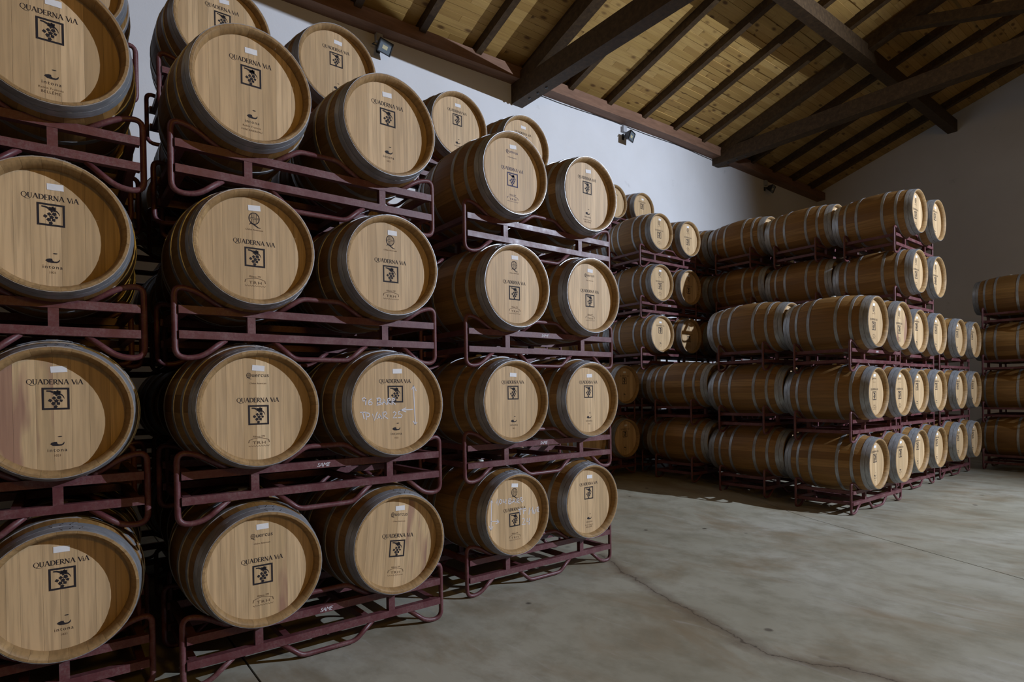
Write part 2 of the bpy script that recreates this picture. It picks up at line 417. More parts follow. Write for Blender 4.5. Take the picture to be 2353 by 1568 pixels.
# ------------------------------------------------------------------ lettering and stamps (flat prints)
def arc(cx, cy, rx, ry, a0, a1, n=14):
    return [(cx + rx * math.cos(math.radians(a0 + (a1 - a0) * k / n)), cy + ry * math.sin(math.radians(a0 + (a1 - a0) * k / n))) for k in range(n + 1)]
class Ink:
    def __init__(s): s.v = []; s.f = []; s.mi = []
    def poly(s, pts, mi=0):
        b = len(s.v); s.v += list(pts); s.f.append(tuple(range(b, b + len(pts)))); s.mi.append(mi)
    def stroke(s, pts, w0, w1=None, wm=None, mi=0):
        w1 = w0 if w1 is None else w1; n = len(pts); b = len(s.v)
        for i, (x, y) in enumerate(pts):
            xa, ya = pts[max(i - 1, 0)]; xb, yb = pts[min(i + 1, n - 1)]
            d = math.hypot(xb - xa, yb - ya) or 1; nx, ny = -(yb - ya) / d, (xb - xa) / d; t = i / (n - 1)
            ww = w0 + (w1 - w0) * t
            if wm is not None: ww = ww + (wm - ww) * math.sin(PI * t)
            s.v += [(x + nx * ww / 2, y + ny * ww / 2), (x - nx * ww / 2, y - ny * ww / 2)]
        for i in range(n - 1): s.f.append((b + 2 * i, b + 2 * i + 1, b + 2 * i + 3, b + 2 * i + 2)); s.mi.append(mi)
    def ring(s, cx, cy, ro, rox, ri, rix, mi=0, n=28):
        b = len(s.v)
        for k in range(n):
            t = 2 * PI * k / n; s.v += [(cx + rox * math.cos(t), cy + ro * math.sin(t)), (cx + rix * math.cos(t), cy + ri * math.sin(t))]
        for k in range(n):
            j = (k + 1) % n; s.f.append((b + 2 * k, b + 2 * j, b + 2 * j + 1, b + 2 * k + 1)); s.mi.append(mi)
    def add(s, other, sc=1.0, dx=0, dy=0, mi=None):
        b = len(s.v); s.v += [(x * sc + dx, y * sc + dy) for x, y in other.v]
        s.f += [tuple(i + b for i in f) for f in other.f]; s.mi += [m if mi is None else mi for m in other.mi]
    def width(s): return max(x for x, y in s.v) - min(x for x, y in s.v)
    def centred(s, height_units, width):
        x0 = min(x for x, y in s.v); x1 = max(x for x, y in s.v); k = width / (x1 - x0); o = Ink(); o.add(s, k, -(x0 + x1) / 2 * k, 0); return o
    def mesh(s, name, mats):
        me = bpy.data.meshes.new(name); me.from_pydata([(0, x, y) for x, y in s.v], [], s.f)
        for m in mats: me.materials.append(M[m])
        me.polygons.foreach_set('material_index', s.mi); me.update()
        bm = bmesh.new(); bm.from_mesh(me)
        for f in bm.faces:
            f.normal_update()
            if f.normal.x < 0: f.normal_flip()
        bm.to_mesh(me); bm.free(); return me
def serif(g, x, y, w=.26): g.poly([(x - w / 2, y - .025), (x + w / 2, y - .025), (x + w / 2, y + .025), (x - w / 2, y + .025)])
def glyph(ch):
    g = Ink(); T, t = .185, .085
    if ch == 'Q':
        g.ring(.46, .5, .52, .46, .45, .32); g.stroke([(.42, .02), (.55, -.1), (.75, -.2), (1.0, -.25), (1.25, -.22), (1.42, -.12)], .12, .03); return g, .96
    if ch == 'U':
        g.stroke([(.14, 1), (.14, .34)] + arc(.4, .34, .26, .34, 180, 290), T, .09); g.stroke(arc(.4, .34, .26, .34, 290, 360) + [(.66, 1)], .08, t)
        serif(g, .14, .98, .3); serif(g, .66, .98, .24); return g, .84
    if ch == 'A':
        g.stroke([(.07, 0), (.42, 1.04)], t); g.stroke([(.40, 1.04), (.78, 0)], T + .01); g.stroke([(.2, .36), (.62, .36)], .05)
        serif(g, .07, .02, .22); serif(g, .78, .02, .28); return g, .88
    if ch == 'D':
        g.stroke([(.16, 0), (.16, 1)], T); g.stroke([(.16, .97), (.36, .97)] + arc(.36, .5, .44, .47, 90, -90) + [(.16, .03)], .05, .05, T); serif(g, .1, .98, .2); serif(g, .1, .02, .2); return g, .88
    if ch == 'E':
        g.stroke([(.16, 0), (.16, 1)], T)
        for y, x1 in ((.97, .56), (.52, .48), (.03, .6)): g.stroke([(.16, y), (x1, y)], t); g.stroke([(x1, y - .09), (x1, y + .09)], .04)
        serif(g, .1, .98, .2); serif(g, .1, .02, .2); return g, .68
    if ch == 'R':
        g.stroke([(.16, 0), (.16, 1)], T); g.stroke([(.16, .97), (.34, .97)] + arc(.34, .73, .25, .24, 90, -90) + [(.16, .49)], .05, .05, T - .01)
        g.stroke([(.36, .5), (.6, .18), (.84, -.02)], T, .12); serif(g, .13, .98, .24); serif(g, .16, .02, .28); return g, .80
    if ch == 'N':
        g.stroke([(.14, 0), (.14, 1)], t); g.stroke([(.1, 1), (.76, 0)], T); g.stroke([(.76, 0), (.76, 1)], t); serif(g, .1, .98, .2); serif(g, .14, .02, .24); serif(g, .76, .98, .24); return g, .92
    if ch == 'V':
        g.stroke([(.07, 1), (.44, -.02)], T); g.stroke([(.42, -.02), (.78, 1)], t); serif(g, .07, .98, .28); serif(g, .78, .98, .22); return g, .78
    if ch == 'i':
        g.stroke([(.12, 0), (.12, .6)], .13); serif(g, .12, .02, .26); serif(g, .09, .59, .16); g.ring(.12, .78, .07, .07, .0, .0, n=8); return g, .28
    return g, .42
def word(txt):
    w_ = Ink(); x = 0
    for ch in txt:
        g, adv = glyph(ch); w_.add(g, 1, x, 0); x += adv
    return w_
_tc = {}
def text(txt, shear=0.0, spacing=1.0):
    """plain lettering from the built-in font, as flat outlines"""
    key = (txt, shear, spacing)
    if key in _tc: return _tc[key]
    cu = bpy.data.curves.new('t', 'FONT'); cu.body = txt; cu.resolution_u = 2; cu.space_character = spacing; cu.shear = shear; cu.size = 1.0
    o = bpy.data.objects.new('t', cu); COL.objects.link(o); bpy.context.view_layer.update()
    me = bpy.data.meshes.new_from_object(o.evaluated_get(bpy.context.evaluated_depsgraph_get()))
    g = Ink(); g.v = [(v.co.x, v.co.y) for v in me.vertices]; g.f = [tuple(p.vertices) for p in me.polygons]; g.mi = [0] * len(g.f)
    bpy.data.objects.remove(o); bpy.data.curves.remove(cu); bpy.data.meshes.remove(me)
    _tc[key] = g; return g
QV = word('QUADERNA ViA').centred(1, 1.0)
def grapes():
    g = Ink(); o, i_ = .5, .415                              # square frame
    for q in (((-o, -o), (o, -o), (i_, -i_), (-i_, -i_)), ((o, -o), (o, o), (i_, i_), (i_, -i_)), ((o, o), (-o, o), (-i_, i_), (i_, i_)), ((-o, o), (-o, -o), (-i_, -i_), (-i_, i_))): g.poly(q)
    g.stroke([(-.33, .35), (-.2, .34), (-.08, .29), (.02, .24)], .06, .1)       # stem
    def leaf(cx, cy, r, n, ph, inn=.55):
        g.poly([(cx + (r if k % 2 == 0 else r * inn) * math.cos(ph + PI * k / n), cy + (r if k % 2 == 0 else r * inn) * math.sin(ph + PI * k / n)) for k in range(2 * n)])
    leaf(.05, .25, .16, 6, .3, .6); leaf(.1, .29, .11, 4, .7, .6)
    g.stroke([(.12, .24), (.22, .17), (.28, .09), (.31, .0)], .07, .015)
    for k, (cx, cy, r) in enumerate(((-.06, .03, .085), (.12, .05, .1), (-.2, -.08, .085), (.02, -.1, .095), (.19, -.09, .075), (-.08, -.22, .095), (.09, -.22, .085), (-.01, -.36, .085))):
        leaf(cx, cy, r, 4 + k % 2, k * .9, .72)
    return g
GRAPE = grapes()
def qlogo():
    g = Ink(); g.ring(0, 0, .5, .44, .43, .37)
    for x in (-.2, -.07, .07, .2):
        h = .42 * math.sqrt(1 - (x / .42) ** 2); g.stroke([(x, .05), (x, h)], .035); g.stroke([(x, -.05), (x, -h)], .035)
    g.stroke([(-.38, .05), (.38, .05)], .035); g.stroke([(-.38, -.05), (.38, -.05)], .035)
    g.stroke([(-.38, -.56), (-.3, -.42), (-.1, -.46), (.1, -.58), (.3, -.72), (.5, -.74)], .03, .05, .11); return g
QLOGO = qlogo()
def swoosh():
    g = Ink()
    g.poly([(-.5, -.02), (-.4, .1), (-.2, .17), (-.02, .16), (.0, .02), (.1, -.06), (.3, -.05), (.42, .04), (.47, .16), (.5, .06), (.45, -.08), (.3, -.18), (.0, -.2), (-.3, -.18)])
    g.poly([(.02, .62), (.12, .66), (.3, .66), (.36, .62), (.26, .57), (.1, .57)]); return g
SWOOSH = swoosh()
def trh():
    g = Ink(); g.stroke([(-.5, .1), (-.47, .3)] + [(-.47 + .94 * k / 10, .3 + .16 * math.sin(PI * k / 10)) for k in range(11)] + [(.5, .1)], .035)
    t_ = text('TRH', 0, 1.2).centred(1, .62); g.add(t_, 1.0, 0, .0)
    z = [(-.5 + k * .0625, -.1 - (.09 if k % 2 else .0)) for k in range(17)]; g.stroke(z, .025); g.v = [(x, y * .68) for x, y in g.v]; return g
TRH = trh()
def put(ink, g, wdt, x, y, mi=0):
    c = g.centred(1, wdt); ink.add(c, 1, x, y, mi)
PRINTS = {}
def printed(kind, ink='ink'):
    """the flat prints of one head: winery stamp, cooper's mark at the top, cooper's mark at the foot"""
    key = (kind, ink)
    if key in PRINTS: return PRINTS[key]
    out = []; mats = [ink, 'ink_faint' if ink == 'ink' else ink]
    g = Ink(); main = {'1': .135, '2': .028, '3': .038}[kind[0]]
    put(g, QV, .205, 0, main - .008); g.add(GRAPE, .1, 0, main - .073)
    out.append(('winery_stamp', g.mesh('winery_stamp', mats)))
    b = Ink()
    if kind[0] == '1':
        b.add(SWOOSH, .052, .002, -.142); put(b, text('intona', 0, 1.25), .07, .002, -.178)
        if len(kind) > 1:
            put(b, text('Robin Francés', 0, 1.15), .088, 0, -.200, 1)
            put(b, text({'b': 'BELLÊME', 'f': 'FONTAINEBLEAU'}[kind[1]], 0, 1.1), .07 if kind[1] == 'b' else .1, 0, -.219, 1)
        else: put(b, text('1021'), .022, .002, -.2, 1)
    else:
        a = Ink()
        if kind[0] == '2': a.add(QLOGO, .062, 0, .155); put(a, text('Chêne Américain', .3), .085, 0, .093, 1)
        else:
            a.add(QLOGO, .026, -.044, .166); put(a, text('uercus'), .082, .012, .158); put(a, text('Chêne Américain', .3), .08, 0, .122, 1)
        out.append(('top_stamp', a.mesh('top_stamp', mats)))
        put(b, text('Ribera TM', .25), .058, 0, -.149, 1); b.add(TRH, .1, 0, -.183, 1)
    out.append(('foot_stamp', b.mesh('foot_stamp', mats)))
    PRINTS[key] = out; return out
CH1 = "-186,35 -195,45 -207,38 -203,25 -188,27 -185,35 -188,1;-151,37 -167,26 -173,12 -166,2 -152,3 -147,13 -155,20 -168,16;-114,37 -117,-1;-121,38 -102,41 -93,33 -99,22 -115,19;-115,19 -96,16 -90,9 -100,2 -121,-1;-86,1 -76,36 -59,1;-81,14 -62,17;-50,36 -52,1;-50,36 -36,38 -33,29 -49,18 -33,3;-22,35 -24,-1;-22,35 -7,39 -4,29 -22,19 -1,1;-222,-39 -185,-39;-207,-39 -199,-77;-188,-42 -185,-83;-188,-42 -168,-46 -164,-57 -171,-65 -185,-66;-147,-50 -137,-89 -117,-39;-121,-81 -104,-51 -92,-82;-116,-71 -92,-71;-83,-43 -81,-80;-83,-43 -63,-41 -57,-50 -76,-65 -51,-82;-18,-47 -9,-41 2,-48 -3,-59 -19,-78 7,-77;27,-41 17,-44 14,-57 30,-56 41,-64 34,-77 13,-77;119,112 128,-124;107,88 119,112 137,79;113,-101 128,-124 139,-109;113,-31 30,-34;68,-21 30,-34 68,-45"
CH2 = "-206,126 -216,-91;-230,88 -206,126 -197,103;-232,-58 -216,-91 -198,-65;-214,-27 -140,-40;-164,-24 -140,-40 -175,-52;-168,94 -152,126 -149,78;-132,117 -139,100 -130,86 -117,93 -119,113 -132,119;-103,115 -106,97 -76,92;-78,114 -79,78;-53,113 -56,79;-58,111 -37,113 -30,103 -53,96 -28,86 -35,76 -56,77;-24,78 -7,107 8,74;-17,88 6,87;21,102 22,72;21,102 39,103 44,94 23,87 46,69;54,107 56,87;54,107 70,109 72,96 56,92 74,71 84,87;33,25 73,24;47,23 51,-18;80,23 82,-16;78,23 104,23 106,10 82,4;134,-27 140,24 154,-0 169,26 173,-25;179,0 176,-22 190,-26 198,5;213,13 215,-20;211,13 231,18 233,4 215,-5 235,-20;69,-52 86,-47 93,-61 83,-74 64,-91 100,-93;117,-53 112,-76 141,-80;139,-52 133,-102"
def chalk(src):
    g = Ink()
    for st in src:
        g.stroke([tuple(float(a) / 1000 for a in q.split(',')) for q in st.split()], .0058)
    return g.mesh('chalk_writing', ['chalk'])
c1, c2 = CH1.split(';'), CH2.split(';')
CHALK = {1: [('chalk_writing', chalk(c1[:11])), ('chalk_writing', chalk(c1[11:20])), ('chalk_writing', chalk(c1[20:22])), ('chalk_arrows', chalk(c1[22:]))],
         2: [('chalk_arrows', chalk(c2[:5])), ('chalk_writing', chalk(c2[5:17])), ('chalk_writing', chalk(c2[17:25])), ('chalk_writing', chalk(c2[25:]))]}
def sticker():
    b = MB().box(0, .0008, -.03, .03, -.014, .014)
    return b.mesh('paper_label', ['paper'])
STICK = sticker()

# ------------------------------------------------------------------ barrel meshes
L2, RH, RB = .475, .29, .35                       # half length, rim radius, bilge radius
HEADX = L2 - .05; RI = RH - .026                 # head plane and croze radius
def rad(x): return RB - (RB - RH) * (abs(x) / L2) ** 2
NS = 24
XS = [-L2, -.38, -.27, -.16, -.05, .05, .16, .27, .38, L2]
def add_stave(b, a0, a1):
    g = .0003
    def ring(x, r, a): return (x, r * math.sin(a), r * math.cos(a))
    am = (a0 + a1) / 2; n0 = len(b.v); A0 = a0 + g / RH; A1 = a1 - g / RH
    for x in XS:                                    # outer face, three verts across
        for a in (A0, am, A1): b.v.append(ring(x, rad(x), a))
    for i in range(len(XS) - 1):
        for j in range(2): b.face([n0 + i * 3 + j, n0 + i * 3 + j + 1, n0 + (i + 1) * 3 + j + 1, n0 + (i + 1) * 3 + j], 0, True)
    for a, sg in ((A0, 1), (A1, -1)):               # sides
        n1 = len(b.v)
        for x in (-L2, -.27, 0, .27, L2): b.v += [ring(x, rad(x), a), ring(x, rad(x) - (.02 if abs(x) < .4 else .0105), a)]
        for i in range(4):
            q = [n1 + 2 * i, n1 + 2 * i + 1, n1 + 2 * i + 3, n1 + 2 * i + 2]
            b.face(q if sg < 0 else q[::-1], 0)
    for s in (1, -1):                               # end grain and inner chime
        prof = [(L2, RH), (L2, RH - .011), (HEADX + .012, RI - .001), (HEADX - .05, RI - .001)]
        n2 = len(b.v)
        for (x, r) in prof:
            for a in (A0, am, A1): b.v.append(ring(s * x, r, a))
        for i in range(3):
            for j in range(2):
                q = [n2 + i * 3 + j, n2 + i * 3 + j + 1, n2 + (i + 1) * 3 + j + 1, n2 + (i + 1) * 3 + j]
                b.face(q if s < 0 else q[::-1], 1, i > 0)
def fixo(b):
    return b
def stave_mesh():
    b = MB(); add_stave(b, -PI / NS, PI / NS); me = b.mesh('stave', ['stave', 'chime']); return me
STAVE = stave_mesh()
def body_mesh():
    b = MB()
    for k in range(NS): add_stave(b, (k - .5) * 2 * PI / NS, (k + .5) * 2 * PI / NS)
    return b.mesh('barrel_body', ['stave', 'chime'])
BODY = body_mesh()
def board_edges(seed):
    rs = random.Random(seed); wd = [rs.uniform(.7, 1.35) for _ in range(rs.choice((7, 8, 8, 9)))]; t = sum(wd); e = [-RI]
    for q in wd: e.append(e[-1] + q / t * 2 * RI)
    e[-1] = RI; return e
def add_board(b, y0, y1, x, thick):
    g = .0003; ya = y0 + (g if y0 > -RI else 0); yb = y1 - (g if y1 < RI else 0)
    R = RI + .004; n = 6; top = []
    for k in range(n + 1):
        y = ya + (yb - ya) * k / n; z = math.sqrt(max(0, R * R - y * y)); top.append((y, z))
    out = top + [(y, -z) for y, z in reversed(top)]
    k0 = len(b.v); m = len(out)
    s = 1 if x > 0 else -1
    b.v += [(x, y, z) for y, z in out] + [(x - s * thick, y, z) for y, z in out]
    f = [k0 + i for i in range(m)]
    b.face(f if s < 0 else f[::-1])
    for i in (n, 2 * n + 1):                        # the two long joint faces only
        j = (i + 1) % m; b.face([k0 + i, k0 + j, k0 + m + j, k0 + m + i])
BOARDS = []; HEADS = []
for sd in (3, 8, 21):
    e = board_edges(sd); L = []; allb = MB()
    for a, c in zip(e[:-1], e[1:]):
        b = MB(); add_board(b, a, c, HEADX, .012); L.append(fix_normals(b.mesh('head_board', ['head']))); add_board(allb, a, c, HEADX, .012)
    BOARDS.append(L); HEADS.append(fix_normals(allb.mesh('head', ['head'])))
bh = MB(); e = board_edges(5)
for a, c in zip(e[:-1], e[1:]): add_board(bh, a, c, -HEADX, .012)
BACKHEAD = fix_normals(bh.mesh('rear_head', ['head']))
HOOPS = [(.431, .473), (.388, .428), (.285, .315), (.135, .168)]
HM = []
def hoop_mesh(x0, x1, full=True):
    b = MB(); n = 48; th = .0018; o = .0016
    prof = [(x0, rad(x0) + o - .003), (x0, rad(x0) + o + th), ((x0 + x1) / 2, rad((x0 + x1) / 2) + o + th + .0004), (x1, rad(x1) + o + th), (x1, rad(x1) + o - .003)]
    for i in range(len(prof) - 1): b.lathe([prof[i], prof[i + 1]], n, sm=True)
    if full:                                        # riveted lap at the top
        a0, a1 = PI / 2 - .20, PI / 2 + .10
        q = [(x0 + .002, rad(x0) + o + 2 * th), ((x0 + x1) / 2, rad((x0 + x1) / 2) + o + 2 * th + .0004), (x1 - .002, rad(x1) + o + 2 * th)]
        b.lathe(q, 8, a0=a0, a1=a1); b.lathe([(q[0][0], q[0][1] - .002), q[0]], 8, a0=a0, a1=a1); b.lathe([q[-1], (q[-1][0], q[-1][1] - .002)], 8, a0=a0, a1=a1)
        k = len(b.v); xm = (x0 + x1) / 2
        for (xx, aa, dr) in ((x0 + .002, a1, 2 * th), (xm, a1 + .035, 2 * th), (x1 - .002, a1, 2 * th), (x0 + .002, a1, th - .001), (xm, a1 + .035, th - .001), (x1 - .002, a1, th - .001)):
            r = rad(xx) + o + dr; b.v.append((xx, r * math.cos(aa), r * math.sin(aa)))
        b.face([k, k + 1, k + 2]); b.face([k, k + 3, k + 4, k + 1]); b.face([k + 1, k + 4, k + 5, k + 2])
    return fix_normals(b.mesh('hoop', ['hoop']))
def rivet_mesh(x0, x1):
    b = MB(); o = .0052
    xm = (x0 + x1) / 2; sp = [(xm, -.02), (xm, -.14)] if x1 - x0 < .036 else [(x0 + .012, -.03), (x1 - .012, -.0), (x0 + .012, -.15), (x1 - .012, -.12)]
    for (x, a) in sp:
        r = rad(x) + o; c = Vector((x, r * math.sin(-a), r * math.cos(a))); nrm = Vector((0, math.sin(-a), math.cos(a))); t1 = Vector((1, 0, 0)); t2 = nrm.cross(t1)
        k = len(b.v)
        for rr, h in ((.0052, 0), (.004, .002), (.0016, .003)):
            for i in range(8):
                t = 2 * PI * i / 8; b.v.append(tuple(c + t1 * rr * math.cos(t) + t2 * rr * math.sin(t) + nrm * h))
        for j in range(2):
            for i in range(8): b.face([k + j * 8 + i, k + j * 8 + (i + 1) % 8, k + (j + 1) * 8 + (i + 1) % 8, k + (j + 1) * 8 + i], 0, True)
        b.face([k + 16 + i for i in range(8)])
    return fix_normals(b.mesh('rivets', ['steel']))
for (x0, x1) in HOOPS: HM.append((hoop_mesh(x0, x1), rivet_mesh(x0, x1)))
BUNG = MB().lathe([(RB - .004, .026), (RB + .008, .024), (RB + .011, .018), (RB + .011, .0005)], 14, axis='z').mesh('bung', ['bung'])

BARRELS = []
def barrel(x, y, zc, label, group, lod='lo', kind='1', ink='ink', roll=0.0, chalk_id=None, stain=None, stick=True, lx=1.0, deep=0.0, pale=(), headmat=None):
    """x is the front rim, axis along +x; the empty sits at the lowest point of the bilge"""
    t = thing('oak_barrel', label, 'barrel', (x - L2 * lx, y, zc - RB), group); t.scale.x = lx
    c = (0, 0, RB); tw = random.uniform(-.10, .10) + roll; rs = random.Random(len(BARRELS) * 7 + 1)
    if lod in ('hi', 'mid'):
        for k in range(NS): obj('stave', STAVE, t, c, (2 * PI * k / NS + tw, 0, 0))
    else: obj('barrel_body', BODY, t, c, (tw + rs.randrange(NS) * 2 * PI / NS, 0, 0))
    hoops = HM if lod != 'lo' else HM
    for i, (hm, rm) in enumerate(hoops):
        a = tw + rs.uniform(-.08, .08)
        for s in (1, -1):
            h = obj('hoop', hm, t, c, (a, 0, 0) if s == 1 else (-a, 0, PI))
            if lod == 'hi' and s == 1: obj('rivets', rm, h)
    v = rs.randrange(3)
    if lod == 'hi':
        for i, bmesh_ in enumerate(BOARDS[v]):
            o = obj('head_board', bmesh_, t, (-deep, 0, RB), (roll, 0, 0))
            if stain and i in stain:
                o.material_slots[0].link = 'OBJECT'; o.material_slots[0].material = M['head_stain']
            if i in pale:
                o.material_slots[0].link = 'OBJECT'; o.material_slots[0].material = M['head_pale']
    else:
        o = obj('head', HEADS[v], t, c, (roll, 0, 0))
        if headmat: o.material_slots[0].link = 'OBJECT'; o.material_slots[0].material = M[headmat]
    obj('rear_head', BACKHEAD, t, c)
    if kind:
        for n_, m_ in printed(kind, ink): obj(n_, m_, t, (HEADX + .0006 - deep, 0, RB), (roll, 0, 0))
    if stick:
        zz = {'1': .192, '2': .205, '3': .205}[kind[0]] if kind else .2
        o = obj('paper_label', STICK, t, (HEADX + .0006 - deep, math.sin(-roll) * zz + rs.uniform(-.004, .02), RB + zz * math.cos(roll) + rs.uniform(-.004, .006)), (roll + rs.uniform(-.1, .1), 0, 0))
        o['label'] = 'small white paper sticker'
    if chalk_id:
        for n_, m_ in CHALK[chalk_id]: o = obj(n_, m_, t, (HEADX + .0010, 0, RB)); o['label'] = 'white chalk marks'
    obj('bung', BUNG, t, c, (tw * .3, 0, 0))
    BARRELS.append(t); return t

# ------------------------------------------------------------------ rack meshes
FX = .318
def rack_parts():
    P = []
    def add(name, b): P.append((name, fix_normals(b.mesh(name, ['paint']))))
    for s in (1, -1):
        x = s * FX
        add('upper_rail', MB().box(x - .02, x + .02, -.722, .722, .235, .275))
        add('lower_rail', MB().box(x - .02, x + .02, -.722, .722, .11, .15))
        for yy in (-.383, .383): add('post', MB().box(x - .018, x + .018, yy - .02, yy + .02, .15, .235))
        for e_ in (1, -1):
            path = [(.485, .252), (.64, .354), (.738, .372), (.738, .015), (.63, .0145), (.505, .113)]
            path = fillet([(x, e_ * yy, zz) for yy, zz in path], .075, 5)
            add('end_loop', MB().tube(path, .0145, 8))
        up = fillet([(x, -.272, .252), (x, -.112, .358), (x, .112, .358), (x, .272, .252)], .03, 3)
        add('cradle_bar', MB().tube(up, .0145, 8))
        lo = fillet([(x, -.272, .118), (x, -.155, .02), (x, .155, .02), (x, .272, .118)], .03, 3)
        add('foot_bar', MB().tube(lo, .0145, 8))
    for yy in (-.69, .69):
        add('side_bar', MB().box(-FX + .02, FX - .02, yy - .018, yy + .018, .112, .148))
        add('side_bar', MB().box(-FX + .02, FX - .02, yy - .018, yy + .018, .237, .273))
    for yy in (-.23, .23): add('cross_bar', MB().box(-FX + .02, FX - .02, yy - .018, yy + .018, .112, .148))
    return P
RP = rack_parts()
SAME = text('SAME', .35, .9).centred(1, .075).mesh('printed_mark', ['chalk'])
RK = .0
def rack(x, yc, zc, label, group, same=False):
    """x is the barrels' front rim; zc the barrel centre height"""
    t = thing('barrel_rack', label, 'rack', (x - L2, yc, zc - .58), group)
    for n, me_ in RP: obj(n, me_, t)
    if same:
        o = obj('printed_mark', SAME, t, (FX + .0205, -.02, .243)); o['label'] = 'white lettering on the rail'
    return t

# ------------------------------------------------------------------ the stacks
Z0, HR, SP = .58, .8226, .766
ORD = ['bottom', 'second', 'third', 'fourth', 'fifth', 'sixth']
def rowname(r, n): return 'top' if r == n - 1 and n > 1 else ORD[r]
def stack(name, x, y, rows, group, cols=('left', 'right'), dz=0.0, lods=None, spec=None, same=(), only=None, xo=None, yo=None, kind='1', lx=1.0, rname=None):
    spec = spec or {}
    for r in range(rows):
        xx = x + (xo[r] if xo else 0); yy = y + (yo[r] if yo else 0); zc = Z0 + HR * r + dz
        if only and r not in only: continue
        rack(xx - L2 * (lx - 1), yy + SP / 2, zc, f'dark red rack under the {rowname(r, rows)} row, {rname or name}', 'barrel racks, ' + group, r in same)
        for ci, cn in enumerate(cols):
            kw = dict(lod='lo', kind=kind, lx=lx); kw.update(spec.get((ci, r), {})); d = kw.pop('d', 'oak barrel')
            if (ci, r) in spec and spec[(ci, r)].get('skip'): continue
            barrel(xx, yy + ci * SP, zc, f'{d}, {rowname(r, rows)} row, {cn} column, {name}', group, **kw)
H = dict(lod='hi')
# leftmost stack, cut by the frame
stack('leftmost front stack', -3.28, -.766, 4, 'front barrels along the left wall', spec={
    (1, 0): dict(H, deep=.03, d='oak barrel with grape stamp'), (1, 1): dict(H, deep=.03, stain=(1, 2, 3), d='oak barrel with pink wine streak'),
    (1, 2): dict(H, deep=.03, d='oak barrel with grape stamp'), (1, 3): dict(H, deep=.03, kind='1b', d='oak barrel with faint forest name')},
    xo=[-.028, -.005, .021, .022], yo=[.009, 0, -.002, .009])
stack('second front stack from left', -3.14, .824, 4, 'front barrels along the left wall', same=(0, 1), spec={
    (0, 0): dict(H, kind='3', stain=(4, 5), d='wine-spotted oak barrel'), (0, 1): dict(H, kind='3', pale=(4,), d='oak barrel with pale middle board'),
    (0, 2): dict(H, kind='2', d='oak barrel with round barrel emblem'), (0, 3): dict(H, kind='1f', d='oak barrel with bottom lettering'),
    (1, 0): dict(H, kind='3', roll=-.10, stain=(5, 6), d='oak barrel with tilted stamps'), (1, 1): dict(H, chalk_id=1, d='oak barrel chalked 96 BARR'),
    (1, 2): dict(H, kind='2', d='oak barrel with round barrel emblem'), (1, 3): dict(H, d='oak barrel with grape stamp')},
    xo=[.007, .038, -.018, -.02], yo=[.003, -.01, .001, 0])
stack('third front stack from left', -3.33, 2.655, 4, 'front barrels along the left wall', same=(1, 2), spec={
    (0, 0): dict(H, kind='2', chalk_id=2, d='oak barrel chalked 104 BARR'), (0, 1): dict(H, d='oak barrel with grape stamp'),
    (0, 2): dict(H, kind='2', d='oak barrel with round emblem'), (0, 3): dict(H, kind='3', ink='ink_blue', d='oak barrel with faded blue stamp'),
    (1, 0): dict(H, kind='1b', d='oak barrel with bottom lettering'), (1, 1): dict(H, d='oak barrel with grape stamp'),
    (1, 2): dict(H, kind='3', d='oak barrel with pale sheen'), (1, 3): dict(H, kind='1b', d='oak barrel with dark hoops')},
    xo=[-.003, .044, .059, .012], yo=[-.018, -.052, -.037, -.003])
# second rank behind them, one row higher
G2 = 'second-rank barrels behind the front stacks'
stack('rear rank behind leftmost stack', -4.17, -.69, 5, G2, spec={(1, 4): dict(H)})
stack('rear rank behind second stack', -4.15, .908, 5, G2, spec={(0, 4): dict(H), (1, 4): dict(H, kind='1b')})
stack('rear rank behind third stack', -4.426, 2.902, 5, G2, spec={(0, 4): dict(H), (1, 4): dict(H)})
G5 = 'assumed third-rank barrels deep behind the front stacks'  # assumed rank, added to keep the gaps between front stacks dark
for i, (yy, nm) in enumerate(((-1.55, 'first'), (.12, 'second'), (1.78, 'third'), (3.44, 'fourth'))):
    stack(f'{nm} stack of the assumed hidden third rank', -5.42, yy, 4, G5)
# far along the wall: a low stack and a tall stepped one
G3 = 'barrels of the far stacks by the wall'
stack('low two-row stack by the wall', -6.046, 6.94 - SP, 2, G3, dz=.168)
stack('tall far stack by the wall', -5.98, 7.75, 5, G3, dz=.163, kind='2', same=(3, 4), spec={(0, 2): dict(kind='1')})
stack('rearmost six-row stack at the wall', -7.10, 7.93, 6, G3, dz=.165)
# the big block standing out into the hall
G4 = 'barrels of the right-hand block'
CN = [('first', 'second'), ('third', 'fourth'), ('fifth', 'sixth')]
RN = ['foremost rank', 'second rank', 'third rank', 'fourth rank']
MID = dict(lod='mid')
CX1 = [(-2.752, 1.03), (-3.745, 1.13), (-4.83, 1.13)]
for k in range(3):
    X, lx = CX1[k]
    stack(f'{RN[k]} of right block', X, 7.515, 3 if k < 2 else 2, G4, cols=CN[0], dz=ramp_h(X - L2, 7.9), same=(2,) if k == 0 else (), lx=lx, rname=f'columns one and two, {RN[k]} of right block',
          spec={(0, 0): dict(MID), (1, 0): dict(), (0, 1): dict(MID, kind='3'), (1, 1): dict(kind='3'), (0, 2): dict(MID, kind='2'), (1, 2): dict(kind='2', headmat='head_stain')})
for k in range(4):
    X = -2.91 - 1.045 * k
    sp = {(0, r): dict(MID, kind='2') for r in (3, 4)} if k < 3 else {}
    sp[(1, 3)] = dict(kind='2')
    stack(f'{RN[k]} of right block', X, 9.38, 5, G4, cols=CN[1], dz=ramp_h(X - L2, 9.8), spec=sp, lx=1.085, rname=f'columns three and four, {RN[k]} of right block')
